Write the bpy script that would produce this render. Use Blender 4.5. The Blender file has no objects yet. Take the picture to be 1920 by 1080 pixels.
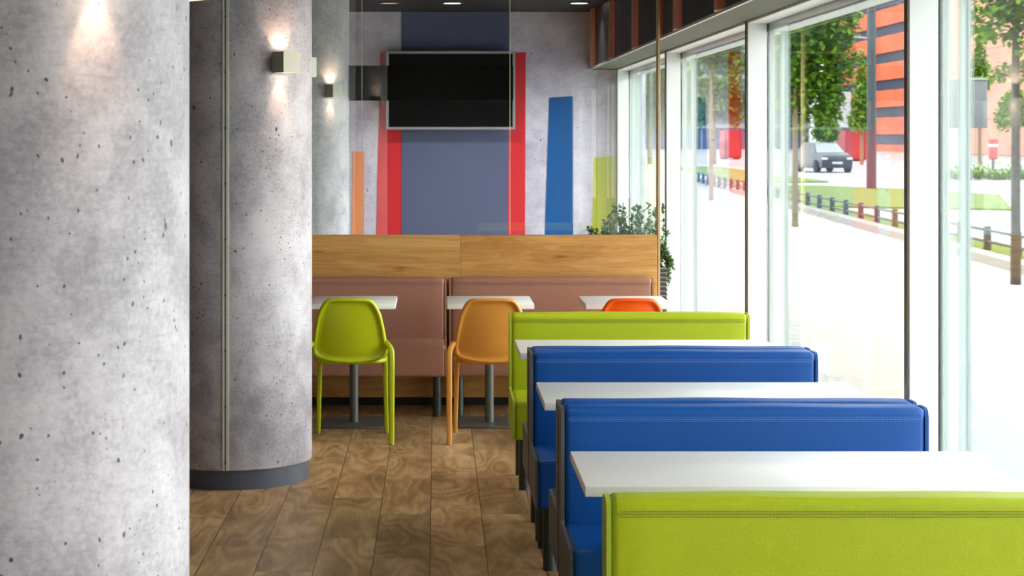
import bpy, bmesh, math, random
from mathutils import Vector, Matrix
R = math.radians
sc = bpy.context.scene
COL = sc.collection
random.seed(7)

# ------------------------------------------------------------------ colours / nodes
def lin(r, g, b):
    f = lambda c: (c/255/12.92) if c/255 <= 0.04045 else ((c/255+0.055)/1.055)**2.4
    return (f(r), f(g), f(b), 1.0)

class NT:
    """small helper around a node tree"""
    def __init__(s, name):
        s.mat = bpy.data.materials.new(name); s.mat.use_nodes = True
        s.t = s.mat.node_tree; s.t.nodes.clear()
        s.out = s.t.nodes.new('ShaderNodeOutputMaterial')
    def n(s, typ, props=None, **ins):
        nd = s.t.nodes.new(typ)
        for k, v in (props or {}).items(): setattr(nd, k, v)
        for k, v in ins.items():
            s.set(nd, k, v)
        return nd
    def set(s, nd, k, v):
        key = int(k[1:]) if k[0] == 'i' and k[1:].isdigit() else k.replace('_', ' ')
        sock = nd.inputs[key]
        if isinstance(v, bpy.types.NodeSocket): s.t.links.new(v, sock)
        elif isinstance(v, bpy.types.Node): s.t.links.new(v.outputs[0], sock)
        else: sock.default_value = v
    def m(s, op, a, b=0.0, c=None, clamp=False):
        nd = s.t.nodes.new('ShaderNodeMath'); nd.operation = op; nd.use_clamp = clamp
        s.set(nd, 'i0', a); s.set(nd, 'i1', b)
        if c is not None: s.set(nd, 'i2', c)
        return nd.outputs[0]
    def mix(s, f, a, b, mode='MIX'):
        nd = s.t.nodes.new('ShaderNodeMix'); nd.data_type = 'RGBA'; nd.blend_type = mode
        s.set(nd, 'i0', f); s.set(nd, 'i6', a); s.set(nd, 'i7', b)
        return nd.outputs[2]
    def step(s, v, lo, hi):      # smoothstep
        nd = s.t.nodes.new('ShaderNodeMapRange'); nd.interpolation_type = 'SMOOTHSTEP'
        s.set(nd, 'i0', v); nd.inputs[1].default_value = lo; nd.inputs[2].default_value = hi
        return nd.outputs[0]
    def ramp(s, v, stops):
        nd = s.t.nodes.new('ShaderNodeValToRGB'); s.set(nd, 'i0', v)
        e = nd.color_ramp.elements
        while len(e) < len(stops): e.new(0.5)
        for i, (p, c) in enumerate(stops): e[i].position = p; e[i].color = c
        return nd.outputs[0]
    def coord(s, sx=1, sy=1, sz=1, off=(0, 0, 0)):
        tc = s.t.nodes.new('ShaderNodeTexCoord')
        mp = s.t.nodes.new('ShaderNodeMapping'); s.t.links.new(tc.outputs['Object'], mp.inputs[0])
        mp.inputs[3].default_value = (sx, sy, sz); mp.inputs[1].default_value = off
        return mp.outputs[0]
    def xyz(s):
        tc = s.t.nodes.new('ShaderNodeTexCoord'); sp = s.t.nodes.new('ShaderNodeSeparateXYZ')
        s.t.links.new(tc.outputs['Object'], sp.inputs[0]); return sp.outputs
    def noise(s, vec, scale, detail=4, rough=0.5, dist=0.0):
        return s.n('ShaderNodeTexNoise', None, Vector=vec, Scale=scale, Detail=float(detail), Roughness=rough, Distortion=dist).outputs[0]
    def bsdf(s, color, rough=0.5, metal=0.0, spec=0.5, bump=None, bstr=0.1, bdist=0.01, **kw):
        b = s.n('ShaderNodeBsdfPrincipled', None, Base_Color=color, Roughness=rough, Metallic=metal)
        b.inputs['Specular IOR Level'].default_value = spec
        for k, v in kw.items(): s.set(b, k, v)
        if bump is not None:
            bp = s.n('ShaderNodeBump', None, Height=bump, Strength=bstr, Distance=bdist)
            s.t.links.new(bp.outputs[0], b.inputs['Normal'])
        s.t.links.new(b.outputs[0], s.out.inputs[0])
        return s.mat

def plain(name, c, rough=0.5, metal=0.0, spec=0.5, var=0.06, scale=6.0, bump=0.0, bscale=200, bdist=0.002):
    k = NT(name); co = k.coord()
    n = k.noise(co, scale, 5)
    dark = tuple(x*(1-var) for x in c[:3]) + (1,); lite = tuple(min(1, x*(1+var)) for x in c[:3]) + (1,)
    col = k.mix(n, dark, lite)
    h = k.noise(co, bscale, 3) if bump else None
    return k.bsdf(col, rough, metal, spec, h, bump, bdist)

def vinyl(name, c, rough=0.46):
    k = NT(name); co = k.coord()
    n = k.noise(co, 5.0, 4)
    col = k.mix(n, tuple(x*0.93 for x in c[:3])+(1,), tuple(min(1, x*1.06) for x in c[:3])+(1,))
    v = k.n('ShaderNodeTexVoronoi', None, Vector=co, Scale=330.0).outputs[0]
    h = k.m('ADD', v, k.m('MULTIPLY', k.noise(co, 9, 2), 1.2))
    return k.bsdf(col, rough, 0, 0.35, h, 0.28, 0.002)

def emit(name, c, strength):
    k = NT(name); e = k.n('ShaderNodeEmission', None, Color=c, Strength=strength)
    k.t.links.new(e.outputs[0], k.out.inputs[0]); return k.mat

def glass(name, tint, ior=1.45, gain=1.0):
    k = NT(name)
    tr = k.n('ShaderNodeBsdfTransparent', None, Color=tint)
    gl = k.n('ShaderNodeBsdfGlossy', None, Color=(1, 1, 1, 1), Roughness=0.0)
    fr = k.n('ShaderNodeFresnel', None, IOR=ior)
    f = k.m('MULTIPLY', fr.outputs[0], gain, clamp=True)
    mx = k.n('ShaderNodeMixShader', None, i0=f, i1=tr.outputs[0], i2=gl.outputs[0])
    k.t.links.new(mx.outputs[0], k.out.inputs[0]); return k.mat

def concrete(name, lo, hi, pore=1.0, seed=(0, 0, 0), rough=0.55):
    k = NT(name); co = k.coord(off=seed); cz = k.coord(1, 1, 0.75, off=seed)
    big = k.noise(co, 1.7, 6, 0.6); mid = k.noise(co, 7.0, 8, 0.7, 0.4); fine = k.noise(co, 70.0, 6, 0.75)
    f = k.m('ADD', k.m('MULTIPLY', big, 0.55), k.m('ADD', k.m('MULTIPLY', mid, 0.35), k.m('MULTIPLY', fine, 0.35)))
    base = k.ramp(k.step(f, 0.40, 0.80), [(0.0, lo), (0.5, tuple((a+b)/2 for a, b in zip(lo, hi))), (1.0, hi)])
    # soft dark stains
    st = k.step(k.noise(cz, 3.1, 5, 0.65, 0.6), 0.60, 0.80)
    base = k.mix(k.m('MULTIPLY', st, 0.46), base, tuple(x*0.45 for x in lo[:3])+(1,))
    # faint horizontal hatch of the casting
    z = k.xyz()[2]
    hatch = k.noise(k.coord(14, 14, 120, off=seed), 1.0, 3, 0.6)
    base = k.mix(k.m('MULTIPLY', k.step(hatch, 0.48, 0.75), 0.18), base, tuple(x*0.6 for x in lo[:3])+(1,))
    # pores
    warp = k.n('ShaderNodeTexNoise', None, Vector=cz, Scale=30.0, Detail=2.0)
    wv = k.n('ShaderNodeVectorMath', {'operation': 'SCALE'}, i0=warp.outputs[1])
    wv.inputs['Scale'].default_value = 0.02
    wc = k.n('ShaderNodeVectorMath', {'operation': 'ADD'}, i0=cz, i1=wv.outputs[0]).outputs[0]
    clus = k.step(k.noise(co, 2.6, 3), 0.42, 0.66)
    tot = None
    for scl, thr, rmin, rmax in ((11.0, 0.56, 0.025, 0.12), (24.0, 0.50, 0.04, 0.17), (70.0, 0.60, 0.08, 0.30)):
        v = k.n('ShaderNodeTexVoronoi', None, Vector=wc, Scale=scl)
        sp = k.n('ShaderNodeSeparateColor', None, i0=v.outputs['Color'])
        lim = k.m('SUBTRACT', thr + 0.22, k.m('MULTIPLY', clus, 0.34))
        on = k.m('GREATER_THAN', sp.outputs[0], lim)
        rad = k.m('ADD', rmin, k.m('MULTIPLY', k.m('POWER', sp.outputs[1], 2.2), rmax-rmin))
        msk = k.m('SUBTRACT', 1.0, k.step(k.m('DIVIDE', v.outputs['Distance'], rad), 0.65, 1.1))
        msk = k.m('MULTIPLY', msk, on)
        tot = msk if tot is None else k.m('MAXIMUM', tot, msk)
    tot = k.m('MULTIPLY', tot, 0.9*pore)
    col = k.mix(tot, base, (0.035, 0.035, 0.04, 1))
    h = k.m('SUBTRACT', k.m('MULTIPLY', fine, 0.3), tot)
    return k.bsdf(col, rough, 0, 0.35, h, 0.25, 0.004)

def floor_mat():
    k = NT('wood look floor tiles'); X, Y, Z = k.xyz()
    W, L = 0.2345, 0.93
    u = k.m('DIVIDE', k.m('ADD', X, 0.026+W*60), W); col = k.m('FLOOR', u); fu = k.m('FRACT', u)
    wn = k.n('ShaderNodeTexWhiteNoise', {'noise_dimensions': '1D'}, W=col).outputs[0]
    v = k.m('ADD', k.m('DIVIDE', k.m('ADD', Y, 40), L), wn); row = k.m('FLOOR', v); fv = k.m('FRACT', v)
    cv = k.n('ShaderNodeCombineXYZ', None, X=col, Y=row)
    w2 = k.n('ShaderNodeTexWhiteNoise', {'noise_dimensions': '2D'}, Vector=cv.outputs[0])
    rnd = w2.outputs[0]
    du = k.m('MULTIPLY', k.m('MINIMUM', fu, k.m('SUBTRACT', 1, fu)), W)
    dv = k.m('MULTIPLY', k.m('MINIMUM', fv, k.m('SUBTRACT', 1, fv)), L)
    dj = k.m('ABSOLUTE', k.m('SUBTRACT', Y, 9.93))
    e = k.m('MINIMUM', k.m('MINIMUM', du, dv), dj)
    joint = k.m('SUBTRACT', 1, k.step(e, 0.0008, 0.0032))
    gx = k.m('ADD', X, k.m('MULTIPLY', rnd, 37.0)); gy = k.m('ADD', k.m('MULTIPLY', Y, 0.24), k.m('MULTIPLY', rnd, 91.0))
    gv = k.n('ShaderNodeCombineXYZ', None, X=gx, Y=gy).outputs[0]
    n = k.noise(gv, 3.0, 2, 0.4, 0.15)
    ring = k.m('ADD', k.m('MULTIPLY', k.m('SINE', k.m('MULTIPLY', n, 105.0)), 0.5), 0.5)
    cloud = k.noise(gv, 6.0, 6, 0.6, 0.3)
    gf = k.n('ShaderNodeCombineXYZ', None, X=k.m('MULTIPLY', gx, 1.0), Y=k.m('MULTIPLY', gy, 0.25)).outputs[0]
    fib = k.noise(gf, 140.0, 4, 0.7)
    f = k.m('ADD', k.m('MULTIPLY', cloud, 0.75), k.m('ADD', k.m('MULTIPLY', ring, 0.085), k.m('MULTIPLY', fib, 0.32)))
    base = k.ramp(k.step(f, 0.28, 0.82), [(0.0, lin(104, 78, 52)), (0.5, lin(154, 121, 82)), (1.0, lin(192, 162, 120))])
    tone = k.m('ADD', 0.78, k.m('MULTIPLY', rnd, 0.36))
    tn = k.n('ShaderNodeCombineColor', None, i0=tone, i1=tone, i2=tone).outputs[0]
    base = k.mix(1.0, base, tn, 'MULTIPLY')
    base = k.mix(k.m('MULTIPLY', joint, 0.8), base, lin(50, 34, 24))
    h = k.m('SUBTRACT', k.m('MULTIPLY', f, 0.3), joint)
    rg = k.m('ADD', 0.36, k.m('MULTIPLY', cloud, 0.2))
    return k.bsdf(base, rg, 0, 0.35, h, 0.2, 0.002)

def oak_mat(name, seed=0.0):
    k = NT(name); X, Y, Z = k.xyz()
    sx = k.m('ADD', k.m('MULTIPLY', X, 0.22), seed)
    gv = k.n('ShaderNodeCombineXYZ', None, X=sx, Y=Y, Z=k.m('MULTIPLY', Z, 1.6)).outputs[0]
    n = k.noise(gv, 4.0, 4, 0.55, 0.8)
    ring = k.m('ADD', k.m('MULTIPLY', k.m('SINE', k.m('MULTIPLY', n, 60.0)), 0.5), 0.5)
    gf = k.n('ShaderNodeCombineXYZ', None, X=sx, Y=Y, Z=k.m('MULTIPLY', Z, 6)).outputs[0]
    fib = k.noise(gf, 22.0, 6, 0.7)
    streak = k.step(k.noise(gf, 5.0, 5, 0.7, 0.3), 0.56, 0.76)
    f = k.m('ADD', k.m('MULTIPLY', n, 0.6), k.m('ADD', k.m('MULTIPLY', ring, 0.05), k.m('MULTIPLY', fib, 0.45)))
    base = k.ramp(k.step(f, 0.35, 0.8), [(0, lin(180, 122, 60)), (0.5, lin(208, 154, 86)), (1, lin(226, 178, 112))])
    base = k.mix(k.m('MULTIPLY', streak, 0.28), base, lin(136, 84, 40))
    kv = k.n('ShaderNodeTexVoronoi', {'voronoi_dimensions': '2D'}, Vector=k.n('ShaderNodeCombineXYZ', None, X=k.m('ADD', k.m('MULTIPLY', X, 1.3), seed), Y=k.m('ADD', k.m('MULTIPLY', Z, 4.2), k.m('MULTIPLY', n, 0.6))).outputs[0], Scale=1.5)
    sp = k.n('ShaderNodeSeparateColor', None, i0=kv.outputs['Color'])
    kn = k.m('MULTIPLY', k.m('SUBTRACT', 1, k.step(k.m('ADD', kv.outputs['Distance'], k.m('MULTIPLY', fib, 0.15)), 0.05, 0.24)), k.m('GREATER_THAN', sp.outputs[0], 0.35))
    base = k.mix(k.m('MULTIPLY', kn, 0.65), base, lin(92, 52, 24))
    return k.bsdf(base, 0.45, 0, 0.35, fib, 0.1, 0.001)

def leaf_mat(name, a, b, trans=0.25):
    k = NT(name); co = k.coord()
    n = k.noise(co, 9.0, 3)
    oi = k.n('ShaderNodeNewGeometry').outputs['Random Per Island']
    col = k.mix(k.m('ADD', k.m('MULTIPLY', oi, 0.7), k.m('MULTIPLY', n, 0.3)), a, b)
    d = k.n('ShaderNodeBsdfPrincipled', None, Base_Color=col, Roughness=0.5)
    t = k.n('ShaderNodeBsdfTranslucent', None, Color=col)
    mx = k.n('ShaderNodeMixShader', None, i0=trans, i1=d.outputs[0], i2=t.outputs[0])
    k.t.links.new(mx.outputs[0], k.out.inputs[0]); return k.mat

def lined(name, c, line, axis, pitch, width, rough=0.6, var=0.05):
    """a clad surface: base colour with straight joints every pitch along axis"""
    k = NT(name); s = k.xyz()[axis]
    fr = k.m('FRACT', k.m('DIVIDE', k.m('ADD', s, 1000*pitch), pitch))
    j = k.m('LESS_THAN', fr, width/pitch)
    idx = k.m('FLOOR', k.m('DIVIDE', k.m('ADD', s, 1000*pitch), pitch))
    rn = k.n('ShaderNodeTexWhiteNoise', {'noise_dimensions': '1D'}, W=idx).outputs[0]
    base = k.mix(rn, tuple(x*(1-var) for x in c[:3])+(1,), tuple(min(1, x*(1+var)) for x in c[:3])+(1,))
    return k.bsdf(k.mix(j, base, line), rough)

M = {}
M['floor'] = floor_mat()
M['concrete'] = concrete('raw concrete column', lin(124, 119, 126), lin(194, 189, 195))
M['concrete_wall'] = concrete('concrete print wall', lin(172, 162, 192), lin(236, 230, 250), 0.9, (3.1, 0.2, 1.7))
M['oak'] = oak_mat('oak board')
M['oak2'] = oak_mat('oak board two', 5.3)
M['green'] = vinyl('lime green vinyl', lin(166, 180, 16))
M['green_dark'] = vinyl('olive green vinyl', lin(150, 168, 40))
M['blue'] = vinyl('royal blue vinyl', lin(0, 76, 154))
M['charcoal'] = vinyl('charcoal vinyl', lin(78, 78, 80))
M['mauve'] = vinyl('mauve brown vinyl', lin(164, 116, 96))
M['st_green'] = plain('olive thread', lin(112, 128, 10), 0.6)
M['st_blue'] = plain('blue thread', lin(70, 130, 205), 0.6)
M['st_mauve'] = plain('mauve thread', lin(140, 98, 84), 0.6)
M['laminate'] = plain('white laminate', lin(240, 240, 238), 0.32, var=0.02)
M['steel_grey'] = plain('grey green powder coat', lin(92, 98, 94), 0.4, 0.3)
M['leg_dark'] = plain('dark green grey leg', lin(58, 66, 62), 0.4, 0.3)
M['ch_green'] = plain('lime plastic', lin(172, 184, 0), 0.38, var=0.03)
M['ch_tan'] = plain('tan plastic', lin(206, 140, 58), 0.42, var=0.03)
M['ch_orange'] = plain('orange plastic', lin(248, 92, 14), 0.4, var=0.03)
M['white_alu'] = plain('white painted aluminium', lin(236, 238, 238), 0.4, var=0.02)
M['outer_alu'] = plain('reflection tinted aluminium', lin(190, 206, 200), 0.45, var=0.03)  # green cast of the glass reflection is mixed into this colour
M['bronze'] = plain('bronze anodised edge', lin(92, 82, 70), 0.4, 0.3)
M['gasket'] = plain('black gasket', lin(16, 16, 18), 0.6)
M['gasket_teal'] = plain('teal gasket', lin(22, 54, 66), 0.5)
M['rib_green'] = plain('pale green profile', lin(176, 200, 190), 0.5)
M['win_glass'] = glass('window glass', (0.955, 0.985, 0.97, 1), 1.45, 0.8)
M['part_glass'] = glass('partition glass', (0.93, 0.975, 0.965, 1), 1.5, 1.3)
M['glass_edge'] = plain('polished glass edge', lin(225, 215, 190), 0.2)
M['post'] = plain('pale bronze post', lin(190, 160, 112), 0.4, 0.2)
M['ceiling'] = plain('near black ceiling', lin(34, 34, 40), 0.6)
M['dark_wall'] = plain('dim warm wall', lin(96, 76, 74), 0.7)
M['rear_wall'] = plain('grey wall', lin(110, 106, 104), 0.7)
M['bulk'] = plain('dark bronze sheet', lin(30, 25, 26), 0.45, 0.3)
M['copper'] = plain('copper reflection', lin(250, 150, 100), 0.28, 0.55)  # bright copper colour carries the highlights of the bulkhead
M['soffit'] = plain('olive grey soffit', lin(88, 88, 68), 0.6)
M['lip'] = plain('brushed trim', lin(205, 205, 195), 0.35, 0.6)
M['slate'] = plain('slate plinth', lin(74, 80, 92), 0.4)
M['strip'] = plain('galvanised profile', lin(205, 206, 190), 0.5, 0.0)
M['screw'] = plain('dark screw', lin(40, 40, 40), 0.5, 0.5)
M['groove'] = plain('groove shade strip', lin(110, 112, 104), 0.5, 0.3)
M['lamp'] = plain('grey green lamp metal', lin(186, 188, 172), 0.5, 0.1)
M['lens'] = emit('lit lamp lens', (1.0, 0.80, 0.58, 1), 14)
M['down'] = emit('lit downlight', (1.0, 0.88, 0.70, 1), 9)
M['down_warm'] = emit('warm dim downlight', (1.0, 0.50, 0.22, 1), 1.2)
M['ring'] = plain('downlight ring', lin(70, 66, 62), 0.4, 0.4)
M['screen'] = plain('black screen', lin(9, 9, 11), 0.25, spec=0.2, var=0.02)
M['tv_frame'] = plain('silver bezel', lin(176, 176, 182), 0.35, 0.5)
M['black'] = plain('black board', lin(14, 13, 14), 0.6, spec=0.06)
M['p_red'] = plain('red paint', lin(222, 40, 52), 0.5, var=0.03)
M['p_navy'] = plain('slate navy paint', lin(92, 98, 134), 0.5, var=0.05)
M['p_orange'] = plain('orange paint', lin(246, 150, 90), 0.5, var=0.03)
M['p_blue'] = plain('blue paint', lin(0, 90, 165), 0.5, var=0.03)
M['p_yellow'] = plain('acid yellow paint', lin(196, 204, 20), 0.5, var=0.03)
M['plant'] = leaf_mat('shrub leaf', lin(30, 66, 34), lin(110, 150, 70))
M['stem'] = plain('brown stem', lin(96, 76, 52), 0.7)
M['planter'] = lined('dark ribbed planter', lin(56, 52, 50), lin(140, 136, 130), 2, 0.03, 0.008)
M['soil'] = plain('potting soil', lin(52, 40, 32), 0.9)
# outside
M['pave'] = plain('pale paving', lin(172, 170, 164), 0.85, var=0.05, scale=0.4)
M['road'] = plain('pale asphalt', lin(150, 150, 150), 0.85, var=0.05, scale=0.3)
M['kerb'] = plain('stone kerb', lin(150, 148, 142), 0.85)
M['grass'] = plain('lawn grass', lin(92, 116, 26), 0.9, var=0.25, scale=1.5)
M['fence'] = plain('fence grey', lin(48, 64, 66), 0.5)
M['trunk'] = plain('pale trunk bark', lin(122, 108, 80), 0.8, var=0.2)
M['trunk_dark'] = plain('brown grey trunk bark', lin(58, 54, 50), 0.8, var=0.2)
M['leaf'] = leaf_mat('tree leaf', lin(24, 84, 16), lin(122, 160, 34))
M['leaf_bright'] = leaf_mat('fresh tree leaf', lin(76, 126, 22), lin(140, 172, 48))  # brighter, yellower leaf colour for far trees and shrubs
M['mast'] = plain('mast paint', lin(44, 58, 66), 0.5)
M['o_clad'] = lined('orange cladding', lin(205, 92, 48), lin(120, 60, 40), 1, 2.2, 0.12, var=0.15)
M['paled_clad'] = lined('pink reflection cladding', lin(205, 132, 112), lin(150, 96, 84), 2, 3.2, 0.10, var=0.03)  # pink is the reflection over the orange building, put into the colour
M['gap'] = plain('dark storey gap', lin(46, 54, 76), 0.6)
M['o_glass'] = lined('office glazing', lin(70, 96, 124), lin(150, 160, 170), 0, 1.6, 0.2, 0.2, 0.3)
M['o_slab'] = plain('pale floor slab', lin(150, 156, 160), 0.6)
M['car'] = plain('dark car paint', lin(32, 42, 52), 0.3)
M['car_glass'] = plain('pale windscreen', lin(196, 204, 206), 0.15)
M['tyre'] = plain('black rubber', lin(18, 18, 18), 0.8)
M['headlamp'] = plain('clear headlamp', lin(190, 195, 200), 0.2)
M['plate'] = plain('pale plate', lin(180, 180, 176), 0.5)
M['red_box'] = lined('red corrugated steel', lin(150, 22, 34), lin(110, 16, 26), 0, 0.3, 0.06)
M['white_box'] = plain('white van paint', lin(170, 172, 176), 0.4)
M['board'] = plain('grey billboard', lin(112, 116, 118), 0.6)
M['board_frame'] = plain('billboard frame', lin(150, 154, 156), 0.5)
M['red_post'] = plain('red painted bin', lin(160, 20, 24), 0.4)

# ------------------------------------------------------------------ mesh helpers
def link(o, parent=None):
    COL.objects.link(o)
    if parent is not None: o.parent = parent
    return o

def obj(name, bm, mat, parent=None, smooth=40):
    bmesh.ops.recalc_face_normals(bm, faces=bm.faces[:])
    if smooth:
        for f in bm.faces: f.smooth = True
        for e in bm.edges:
            if len(e.link_faces) == 2 and e.calc_face_angle(0) > R(smooth): e.smooth = False
    me = bpy.data.meshes.new(name); bm.to_mesh(me); bm.free()
    me.materials.append(mat)
    return link(bpy.data.objects.new(name, me), parent)

def tag(o, label=None, cat=None, group=None, kind=None):
    if label: o['label'] = label
    if cat: o['category'] = cat
    if group: o['group'] = group
    if kind: o['kind'] = kind
    return o

def empty(name, loc, rz=0.0):
    o = bpy.data.objects.new(name, None); o.empty_display_size = 0.1
    o.location = loc; o.rotation_euler = (0, 0, rz)
    return link(o)

def copy_tree(o, parent=None):
    c = o.copy(); COL.objects.link(c); c.parent = parent
    for ch in list(o.children): copy_tree(ch, c)
    return c

BM = bmesh.new
def box(bm, x0, x1, y0, y1, z0, z1, bev=0.0, seg=2, only=None):
    vs = [bm.verts.new((x, y, z)) for x in (x0, x1) for y in (y0, y1) for z in (z0, z1)]
    q = [(0, 1, 3, 2), (4, 6, 7, 5), (0, 4, 5, 1), (2, 3, 7, 6), (0, 2, 6, 4), (1, 5, 7, 3)]
    fs = [bm.faces.new([vs[i] for i in f]) for f in q]
    if bev > 0:
        es = list({e for f in fs for e in f.edges})
        if only: es = [e for e in es if only(e)]
        bmesh.ops.bevel(bm, geom=es, offset=bev, segments=seg, profile=0.5, affect='EDGES')
    return bm

def cyl(bm, x, y, z0, z1, r0, r1=None, n=24, cap=True):
    r1 = r0 if r1 is None else r1
    a = [bm.verts.new((x+r0*math.cos(2*math.pi*i/n), y+r0*math.sin(2*math.pi*i/n), z0)) for i in range(n)]
    b = [bm.verts.new((x+r1*math.cos(2*math.pi*i/n), y+r1*math.sin(2*math.pi*i/n), z1)) for i in range(n)]
    for i in range(n): bm.faces.new((a[i], a[(i+1) % n], b[(i+1) % n], b[i]))
    if cap: bm.faces.new(a[::-1]); bm.faces.new(b)
    return bm

def lathe(bm, prof, n=48, x=0, y=0, cap=True):
    rings = []
    for r, z in prof:
        rings.append([bm.verts.new((x+r*math.cos(2*math.pi*i/n), y+r*math.sin(2*math.pi*i/n), z)) for i in range(n)])
    for a, b in zip(rings, rings[1:]):
        for i in range(n): bm.faces.new((a[i], a[(i+1) % n], b[(i+1) % n], b[i]))
    if cap: bm.faces.new(rings[0][::-1]); bm.faces.new(rings[-1])
    return bm

def sweep(bm, path, sizes, n=10, power=2.0, up=(0, 1, 0)):
    """closed section (superellipse, half sizes a,b) along path"""
    path = [Vector(p) for p in path]; rings = []
    for i, p in enumerate(path):
        t = (path[min(i+1, len(path)-1)] - path[max(i-1, 0)]).normalized()
        u = Vector(up); a = t.cross(u)
        if a.length < 1e-4: a = t.cross(Vector((1, 0, 0)))
        a.normalize(); b = a.cross(t).normalized()
        sa, sb = sizes[i] if isinstance(sizes[i], tuple) else (sizes[i], sizes[i])
        ring = []
        for k in range(n):
            th = 2*math.pi*(k+0.5)/n; c, s = math.cos(th), math.sin(th)
            e = 2.0/power
            ring.append(bm.verts.new(p + a*(sa*math.copysign(abs(c)**e, c)) + b*(sb*math.copysign(abs(s)**e, s))))
        rings.append(ring)
    for r0, r1 in zip(rings, rings[1:]):
        for k in range(n): bm.faces.new((r0[k], r0[(k+1) % n], r1[(k+1) % n], r1[k]))
    bm.faces.new(rings[0][::-1]); bm.faces.new(rings[-1])
    return bm

def poly_slab(bm, pts, z0, z1):
    a = [bm.verts.new((x, y, z0)) for x, y in pts]; b = [bm.verts.new((x, y, z1)) for x, y in pts]
    n = len(pts)
    bm.faces.new(a[::-1]); bm.faces.new(b)
    for i in range(n): bm.faces.new((a[i], a[(i+1) % n], b[(i+1) % n], b[i]))
    return bm

# ------------------------------------------------------------------ the setting
BACK, CEIL, XW, ZT = 19.6, 3.0, 1.80, 2.416
def struct(name, bm, m, parent=None, smooth=40):
    o = obj(name, bm, m, parent, smooth)
    if parent is None: o['kind'] = 'structure'
    return o
struct('floor', box(BM(), -5.0, 2.05, -3.0, BACK, -0.10, 0.0), M['floor'])
struct('ceiling', box(BM(), -5.2, 2.1, -3.2, BACK+0.2, CEIL, CEIL+0.2), M['ceiling'])
struct('wall_back', box(BM(), -5.2, 2.1, BACK, BACK+0.2, -0.1, CEIL), M['concrete_wall'])
struct('wall_left', box(BM(), -5.2, -5.0, -3.2, BACK, -0.1, CEIL), M['dark_wall'])
struct('wall_front', box(BM(), -5.0, 2.1, -3.2, -3.0, -0.1, CEIL), M['rear_wall'])

# bulkhead above the windows
bh = empty('trim_1', (0, 0, 0)); bh['kind'] = 'structure'
obj('bulkhead_body', box(BM(), 1.55, 2.1, -3.0, BACK, ZT+0.012, CEIL), M['bulk'], bh)
obj('soffit', box(BM(), 1.556, 2.08, -3.0, BACK, ZT, ZT+0.012), M['soffit'], bh)
obj('edge_trim', box(BM(), 1.538, 1.556, -3.0, BACK, ZT, ZT+0.016), M['lip'], bh)
for yc, w in ((19.15, 0.30), (17.1, 0.34), (15.1, 0.34), (13.4, 0.16), (12.45, 0.34), (10.6, 0.34), (8.9, 0.3), (7.2, 0.3)):  # added strips stand in for copper reflections in the glossy bulkhead
    b = BM(); n = 10; a = []; c = []
    for i in range(n+1):
        t = -1+2*i/n; x = 1.55-0.035*math.cos(t*math.pi/2)
        a.append(b.verts.new((x, yc+t*w/2, ZT+0.016))); c.append(b.verts.new((x, yc+t*w/2, CEIL)))
    for i in range(n): b.faces.new((a[i], a[i+1], c[i+1], c[i]))
    b.faces.new(a + [b.verts.new((1.552, yc+w/2, ZT+0.016)), b.verts.new((1.552, yc-w/2, ZT+0.016))])
    obj('copper_reflection', b, M['copper'], bh)

# windows: each is the opening between two mullions with its glass
MUL = [-0.4, 3.56, 7.449, 11.30, 15.28, 19.40]
GX = 1.922
for i in range(len(MUL)-1):
    y0, y1 = MUL[i], MUL[i+1]
    nm = len(MUL)-1-i
    w = empty('window_%d' % nm, (GX, (y0+y1)/2, 0)); w['kind'] = 'structure'
    def L(bm):   # to local
        bmesh.ops.translate(bm, verts=bm.verts[:], vec=(-GX, -(y0+y1)/2, 0)); return bm
    t = 0.025
    obj('pane', L(box(BM(), GX-0.002, GX+0.002, y0+t, y1-t, 0.06, ZT-0.014)), M['win_glass'], w)
    obj('mullion', L(box(BM(), XW+0.004, 1.9155, y1-t, y1+t, 0, ZT, 0.002, 1)), M['white_alu'], w)
    obj('mullion_nosing', L(box(BM(), XW-0.004, XW+0.004, y1-t-0.001, y1+t+0.001, 0, ZT)), M['bronze'], w)
    obj('gasket', L(box(BM(), 1.9155, GX-0.0025, y1-t+0.001, y1+t-0.001, 0, ZT)), M['gasket'], w)
    obj('outer_mullion', L(box(BM(), GX+0.006, 1.958, y1-t, y1+t, -0.02, ZT, 0.003, 1)), M['outer_alu'], w)
    obj('outer_guide_rail', L(box(BM(), 1.996, 2.038, y1-t, y1+t, -0.02, ZT, 0.003, 1)), M['outer_alu'], w)
    obj('outer_gasket', L(box(BM(), 2.016, 2.029, y1-t-0.003, y1-t+0.001, 0.0, ZT-0.06)), M['gasket_teal'], w)
    obj('outer_rib', L(box(BM(), 1.944, 1.948, y1-t-0.003, y1-t+0.001, 0.0, ZT-0.06)), M['gasket_teal'], w)
    obj('outer_rib', L(box(BM(), 1.998, 2.010, y1-t-0.004, y1-t+0.001, 0.0, ZT-0.06)), M['rib_green'], w)
    obj('head_frame', L(box(BM(), XW, GX-0.004, y0+t, y1-t, ZT-0.014, ZT, 0.002, 1)), M['white_alu'], w)
    obj('outer_head', L(box(BM(), GX+0.004, 2.038, y0+t, y1-t, ZT-0.06, ZT, 0.002, 1)), M['white_alu'], w)
    obj('sill', L(box(BM(), XW, 2.038, y0+t, y1-t, 0.0, 0.06, 0.003, 1)), M['white_alu'], w)
b = box(BM(), XW, 2.05, 19.43, BACK, -0.05, ZT); box(b, XW, 2.05, -3.0, -0.43, -0.05, ZT); struct('wall_right', b, M['white_alu'])

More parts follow.
